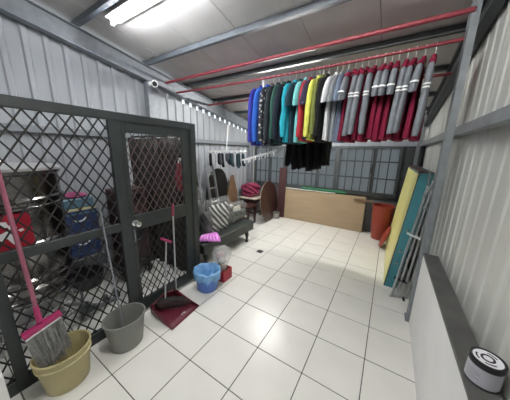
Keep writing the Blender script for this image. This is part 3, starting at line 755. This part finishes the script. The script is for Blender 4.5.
pillow(-1.57, -1.42, .84, .99, bz+.012, .76, 6, lumps=.01).add('cushion', mat('charcoal_cloth', (.05, .05, .052), .8, var=.4), t, True)
t = thing('clear_bag', (-1.55, 1.70, bz), 'smaller clear plastic bag at the far end of the bench', 'bag')
pillow(-1.64, -1.44, 1.50, 1.95, bz+.004, .76, 8).add('film', FILM2, t, True)
pillow(-1.62, -1.48, 1.54, 1.91, bz+.012, .60, 3).add('cushion', mat('grey_green_cloth', (.11, .115, .10), .8, var=.4, scale=9), t, True)
MB().box(-1.49, -1.455, 1.56, 1.74, .62, .70).add('paper', mat('cream_paper', (.62, .60, .52), .8), t)
pillow_b = pillow(-1.76, -1.60, .60, 1.02, bz+.004, 1.12, 12); t = thing('clear_bag', (-1.68, .8, bz), 'tall clear plastic bag standing behind the zebra bag by the door post', 'bag')
pillow_b.add('film', FILM2, t, True)
pillow(-1.74, -1.63, .64, .98, bz+.012, .92, 15, lumps=.008).add('cushion', mat('dark_grey_cloth', (.07, .075, .075), .7, var=.3), t, True)
# magenta pleated plastic sheet on the near end of the bench
MAG = mat('magenta_film', (.72, .24, .72), .35, var=.15, scale=12)
t = thing('magenta_sheet', (-1.22, .72, .34), 'pleated magenta plastic sheet draped over the near bench corner', 'plastic sheet')
rg = []
for k in range(6):
    q = k/5; row = []
    for j in range(31):
        e = j/30
        far = on_z(203+13*e, 234.5-2.5*e, .45); near = on_z(198.5+22.5*e, 241.5, .40)
        p = far.lerp(near, q); p.z += .03*math.sin(math.pi*q)+.008*math.sin(j*1.3)*(.3+.7*q); row.append(p)
    rg.append(row)
ob = MB().loft(rg, False, False).add('sheet', MAG, t, True); md = ob.modifiers.new('t', 'SOLIDIFY'); md.thickness = .003; md.offset = 1

# ================================================================== CLUTTER BY THE BACK LEFT
MAHO = mat('red_brown_wood', (.040, .014, .011), .38, var=.35, scale=5, stretch=(1, 1, .25))
TANW = mat('tan_wood', (.16, .095, .055), .5, var=.2, scale=6)
# black round-backed chair
t = thing('round_back_chair', (-2.22, 2.12, 0), 'black chair with an arched back near the left wall', 'chair')
arc = [(-2.44, 1.80, .42)]
for k in range(17):
    a = math.pi*k/16; arc.append((-2.38+.02*math.sin(a), 2.12-.32*math.cos(a), .80+.50*math.sin(a)))
arc.append((-2.44, 2.44, .42))
MB().prism(arc, (.05, 0, 0)).add('backrest', mat('black_leather', (.008, .0075, .0075), .5), t)
bev(MB().box(-2.38, -2.0, 1.84, 2.40, .38, .46).add('seat', MATS['black_leather'], t), .02, 2)
for xx in (-2.36, -2.03):
    for yy_ in (1.87, 2.37): MB().tube([(xx, yy_, 0), (xx, yy_, .39)], .016).add('leg', BLACKP, t, True)
# stepladder
t = thing('ladder', (-2.05, 1.62, 0), 'narrow aluminium ladder leaning beside the black chair', 'ladder')
for dy in (0, .20): MB().beam((-1.93, 1.60+dy, 0), (-2.20, 1.60+dy+.02, 1.38), .022, .05, up=(1, 0, 0)).add('rail', ALU, t)
for k in range(5):
    q = .12+.19*k; MB().beam((-1.93-.27*q, 1.60, 1.38*q), (-1.93-.27*q, 1.81, 1.38*q), .03, .022).add('rung', ALU, t)
o = MB().beam((-2.15, 1.52, 0), (-2.47, 1.55, 1.62), .035, .05).add('wooden_pole', MAHO); tag(o, 'dark red-brown wooden pole leaning on the left wall beside the ladder', 'pole')
o = MB().beam((-2.05, 1.18, 0), (-2.44, 1.20, 1.66), .18, .02, up=(1, 0, .2)).add('maroon_board', mat('maroon_board', (.10, .018, .022), .5, var=.2)); tag(o, 'narrow maroon board standing just right of the door post', 'board')
# tan board
o = MB().prism([(-2.50, 2.50, 0), (-2.50, 3.02, 0), (-2.50, 3.0, .62), (-2.50, 2.84, 1.10), (-2.50, 2.76, 1.08), (-2.50, 2.60, .62)], (.03, 0, 0)).add('tan_board', TANW); tag(o, 'pointed tan wooden board standing left of the pink bag', 'board')
# stool with white top and the pink bag
t = thing('side_table', (-2.24, 3.30, 0), 'small dark red wooden table with a pale top under the pink bag', 'table')
bev(MB().box(-2.48, -1.97, 3.08, 3.48, .475, .505).add('tabletop', mat('pale_top', (.66, .58, .50), .4), t))
bev(MB().box(-2.45, -2.0, 3.11, 3.45, .385, .475).add('apron', MAHO, t))
for xx in (-2.43, -2.02):
    for yy_ in (3.13, 3.43): MB().box(xx-.02, xx+.02, yy_-.02, yy_+.02, 0, .385).add('leg', MAHO, t)
MB().box(-2.41, -2.04, 3.12, 3.14, .10, .14).add('stretcher', MAHO, t); MB().box(-2.03, -2.01, 3.15, 3.41, .10, .14).add('stretcher', MAHO, t)
o = pillow(-2.50, -2.05, 3.16, 3.48, .508, .86, 4, lumps=.025).add('pink_bag', mat('pink_film', (.25, .028, .075), .28, var=.3, scale=9, bump=.9, bscale=14), smooth=True); tag(o, 'crumpled pink plastic bag on the small dark red table', 'bag')
# second dark stool in front
t = thing('wooden_stool', (-1.98, 2.72, 0), 'low red-brown wooden stool right of the bench bags', 'stool')
bev(MB().box(-2.20, -1.78, 2.50, 2.86, .40, .44).add('seat', MAHO, t))
for xx in (-2.16, -1.82):
    for yy_ in (2.54, 2.82): MB().box(xx-.02, xx+.02, yy_-.02, yy_+.02, 0, .40).add('leg', MAHO, t)
MB().box(-2.14, -1.84, 2.53, 2.55, .14, .18).add('stretcher', MAHO, t)
# round tabletop on edge
t = thing('round_tabletop', (-1.72, 3.33, 0), 'round red-brown tabletop standing on its edge near the window', 'tabletop')
Mr = Matrix.Rotation(math.radians(4), 3, 'Z') @ Matrix.Rotation(math.pi/2-.10, 3, 'Y')
MB().lathe([(.47, 0), (.485, .006), (.485, .026), (.47, .032)], (-1.655, 3.19, .49), 48, M=Mr).add('top', MAHO, t, True)
MB().lathe([(.488, .010), (.488, .022)], (-1.655, 3.19, .49), 48, M=Mr, caps=False).add('edge_band', mat('cream_edge', (.30, .24, .17), .5), t, True)
o = MB().beam((-1.50, 3.58, 0), (-1.52, 3.66, 1.28), .19, .025, up=(0, 1, 0)).add('tall_board', mat('dull_maroon_board', (.055, .022, .022), .5, var=.2)); tag(o, 'tall dull maroon board standing between round tabletop and plywood panel', 'board')
t = thing('small_pot', (-1.655, 3.44, 0), 'small grey pot on the floor before the round tabletop', 'pot')
MB().lathe([(.07, 0), (.085, .01), (.09, .13), (.10, .135), (.10, .15), (.088, .15), (.08, .02), (.002, .02)], (-1.555, 3.42, 0), 24).add('pot_body', mat('pot_grey', (.30, .29, .27), .45, .2), t, True)
MB().lathe([(.105, .15), (.10, .165), (.04, .18), (.002, .183)], (-1.555, 3.42, 0), 24).add('lid', mat('pot_lid', (.13, .125, .12), .4, .2), t, True)
# plywood panel, green roll
PLY = mat('plywood', (.37, .275, .175), .5, var=.09, scale=4, stretch=(.4, 1, 3))
o = MB().beam((-.50, 3.62, 0), (-.50, 3.665, .775), 1.86, .035, up=(0, 1, 0)).add('plywood_panel', PLY); tag(o, 'long light brown plywood panel leaning under the barred window', 'panel'); bev(o, .004)
o = MB().tube([(-.99, 3.66, .823), (-.3, 3.655, .826), (.02, 3.66, .821)], .030, 12).add('green_roll', mat('green_cloth', (.02, .13, .055), .8, var=.3, bump=.5)); tag(o, 'green rolled sheet lying on top of the plywood panel', 'roll')
o = bev(MB().box(-1.42, -.2, 3.625, 3.685, .777, .79).add('white_strip', WHITEP)); tag(o, 'thin white strip along the top of the plywood panel', 'strip')
o = bev(MB().box(.20, .58, 3.60, 3.64, .69, .72).add('wooden_stick', TANW)); tag(o, 'short brown stick poking out past the plywood panel', 'stick')
# orange bin with lid
ORG = mat('orange_plastic', (.27, .035, .018), .42, var=.08)
t = thing('orange_bin', (.77, 3.47, 0), 'tall orange plastic bin in the far right corner', 'bin')
MB().lathe([(.145, 0), (.15, .008), (.175, .40), (.185, .66), (.20, .665), (.20, .69), (.182, .69), (.17, .40), (.145, .015), (.002, .012)], (.765, 3.47, 0), 36).add('bin_body', ORG, t, True)
t = thing('orange_cover', (.88, 3.05, 0), 'round orange cover leaning at the foot of the folded table', 'cover')
Ml = Matrix.Rotation(math.radians(-72), 3, 'Y')
MB().lathe([(.205, 0), (.21, .012), (.19, .03), (.10, .05), (.002, .055)], (.865, 3.02, .203), 32, M=Ml).add('disc', ORG, t, True)

# ================================================================== RIGHT SIDE
# folded table leaning on the right wall
YEL = mat('yellow_laminate', (.74, .70, .27), .4, var=.05); TEAL = mat('teal_laminate', (.045, .20, .235), .4, var=.1)
t = thing('folded_table', (.98, 2.4, 0), 'folded table with yellow face and teal body leaning on the right wall', 'table')
ya, yb = 1.67, 3.30
A0, A1 = Vector((.895, 0, .0)), Vector((1.042, 0, 1.475))      # face line, bottom to top
dv = (A1-A0).normalized(); nv = Vector((dv.z, 0, -dv.x))
def fold(s, d, y): q = A0+dv*s+nv*d; return (q.x, y, q.z)
Ls = (A1-A0).length; TH = .135
MB().prism([fold(.0, .004, ya), fold(Ls, .004, ya), fold(Ls, TH, ya), fold(.012, TH, ya)], (0, yb-ya, 0)).add('table_body', TEAL, t)
MB().prism([fold(.012, -.004, ya+.012), fold(Ls-.02, -.004, ya+.012), fold(Ls-.02, .004, ya+.012), fold(.012, .004, ya+.012)], (0, yb-ya-.024, 0)).add('table_face', YEL, t)
MB().prism([fold(Ls, -.004, ya-.002), fold(Ls+.02, -.002, ya-.002), fold(Ls+.02, .05, ya-.002), fold(Ls, .05, ya-.002)], (0, yb-ya+.004, 0)).add('edge_strip', mat('dark_red_strip', (.09, .02, .02), .4), t)
MB().prism([fold(Ls, .05, ya-.002), fold(Ls+.02, .05, ya-.002), fold(Ls+.02, TH, ya-.002), fold(Ls, TH, ya-.002)], (0, yb-ya+.004, 0)).add('edge_strip', STEEL_D, t)
MB().prism([fold(.01, .002, ya-.004), fold(Ls, .002, ya-.004), fold(Ls, .014, ya-.004), fold(.01, .014, ya-.004)], (0, .004, 0)).add('edge_trim', STEEL_D, t)
for s in (.35, .52, .80):
    p = Vector(fold(s, .065, ya)); bev(MB().box(p.x-.018, p.x+.018, ya-.008, ya, p.z-.012, p.z+.012).add('catch', CHROME, t), .003)
# folded metal tube rack in front
t = thing('folded_rack', (1.02, 1.5, 0), 'bundle of folded chrome tubes leaning in front of the folded table', 'folding rack')
def leg(p0, p1, r=.0125, nm='tube', mt=ALU): return MB().tube([p0, p1], r, 10).add(nm, mt, t, True)
pb = [on_y(391, 296, 1.46), on_y(396, 297, 1.48), on_y(402, 296, 1.50), on_y(408, 292, 1.52)]
ptp = [on_y(428, 186, 1.55), on_y(431, 190, 1.56), on_y(434, 194, 1.57), on_y(436, 205, 1.58)]
for a_, b_ in zip(pb, ptp):
    a_ = Vector((a_.x, a_.y, .013)); leg(a_, b_)
q0 = Vector((pb[0].x-.02, 1.452, .013)); q1 = Vector((pb[3].x, 1.52, .013)); leg(q0, q1, .0125, 'foot_bar')
tt = [on_y(430, 172, 1.57), on_y(433, 185, 1.55)]
leg(on_y(424, 196, 1.545), on_y(437, 178, 1.545), .016, 'hinge_bracket', CHROME)
leg(on_y(421, 208, 1.54), on_y(434, 208, 1.54), .014, 'hinge_bracket', CHROME); leg(on_y(430, 172, 1.55), on_y(427, 190, 1.55), .009, 'tube', CHROME)
for (u, v_, mt, nm) in ((412, 236, WHITEP, 'white_tie'), (399, 280, BLACKP, 'black_tie')):
    c0 = on_y(u-5, v_-3, 1.50); c1 = on_y(u+8, v_+3, 1.50)
    MB().beam(c0, c1, .05, .012).add(nm, mt, t)
MB().tube([on_y(403, 297, 1.46), on_y(404, 303, 1.45)], .012).add('rubber_foot', BLACKP, t, True)
# paint tin on the ledge
cx_, cy_, cz_ = 1.197, -.228, .765; r, h = .051, .112
t = thing('paint_tin', (cx_, cy_, cz_), 'round tin with a pale label and dark lid on the ledge at lower right', 'tin')
DK = mat('dark_tin', (.035, .035, .037), .3, .6)
MB().lathe([(r, 0), (r+.002, .002), (r+.002, .006), (r, .008), (r, h-.022), (r+.004, h-.020), (r+.004, h-.004), (r+.002, h), (r-.004, h), (r-.006, h-.004), (.002, h-.004)], (cx_, cy_, cz_), 40).add('tin_body', DK, t, True)
lb = MB().lathe([(r+.0012, .010), (r+.0012, h-.026)], (cx_, cy_, cz_), 40, caps=False).add('paper_label', mat('lilac_paper', (.46, .45, .50), .7, var=.08), t, True)
ltop = MB().lathe([(r-.007, h-.003), (r-.007, h-.002), (.002, h-.002)], (cx_, cy_, cz_), 40).add('lid_sticker', mat('lid_paper', (.72, .72, .76), .35), t, True)
MB().lathe([(.022, h-.0016), (.022, h-.001), (.014, h-.001), (.014, h-.0016)], (cx_, cy_, cz_), 28, caps=False).add('lid_print', DK, ltop)
for (a0, a1, rr) in ((150, 215, .033), (240, 300, .033), (20, 80, .031)):
    mb = MB(); mb.loft([[(cx_+q_*math.cos(math.radians(a)), cy_+q_*math.sin(math.radians(a)), cz_+h-.0012) for a in range(a0, a1+1, 10)] for q_ in (rr-.003, rr+.003)], False, False); mb.add('lid_print', DK, ltop)
LP = mat('label_print', (.22, .22, .25), .7)
for k in range(5):
    z = cz_+.062-.010*k; a0, a1 = 188, 188+(52, 60, 44, 58, 38)[k]
    MB().loft([[(cx_+(r+.002)*math.cos(math.radians(a)), cy_+(r+.002)*math.sin(math.radians(a)), zz) for a in range(a0, a1, 6)] for zz in (z, z+.0028)], False, False).add('label_line', LP, lb)
# security camera on the left column
sc_ = on_x(155, 84, XL+.25)
t = thing('security_camera', (XL+.13, sc_.y, sc_.z), 'white security camera on the left steel column', 'camera')
MB().lathe([(.03, 0), (.03, .012), (.012, .02), (.012, .06)], (XL+.131, sc_.y, sc_.z+.02), 14, M=MY).add('bracket', WHITEP, t, True)
dcm = Vector((.80, -.55, -.35)).normalized(); pc = Vector((XL+.20, sc_.y+.03, sc_.z+.03))
MB().tube([pc, pc+dcm*.02, pc+dcm*.15], [.03, .045, .045], 16).add('camera_body', WHITEP, t, True)
MB().tube([pc+dcm*.149, pc+dcm*.153], [.034, .032], 16).add('lens', BLACKP, t, True)
# floor drain and pale board at the lower left
dp = on_z(260, 251.5)
o = bev(MB().box(dp.x-.05, dp.x+.05, dp.y-.05, dp.y+.05, .0005, .005).add('floor_drain', mat('drain_metal', (.03, .03, .03), .5, .5)), .002); tag(o, 'small dark square drain cover in the tiled floor', 'drain')
o = bev(MB().box(-1.15, -1.02, -1.50, -1.255, 0, .33).add('pale_block', WHITEW)); tag(o, 'pale block on the floor against the fence, cut by the lower left corner', 'block')
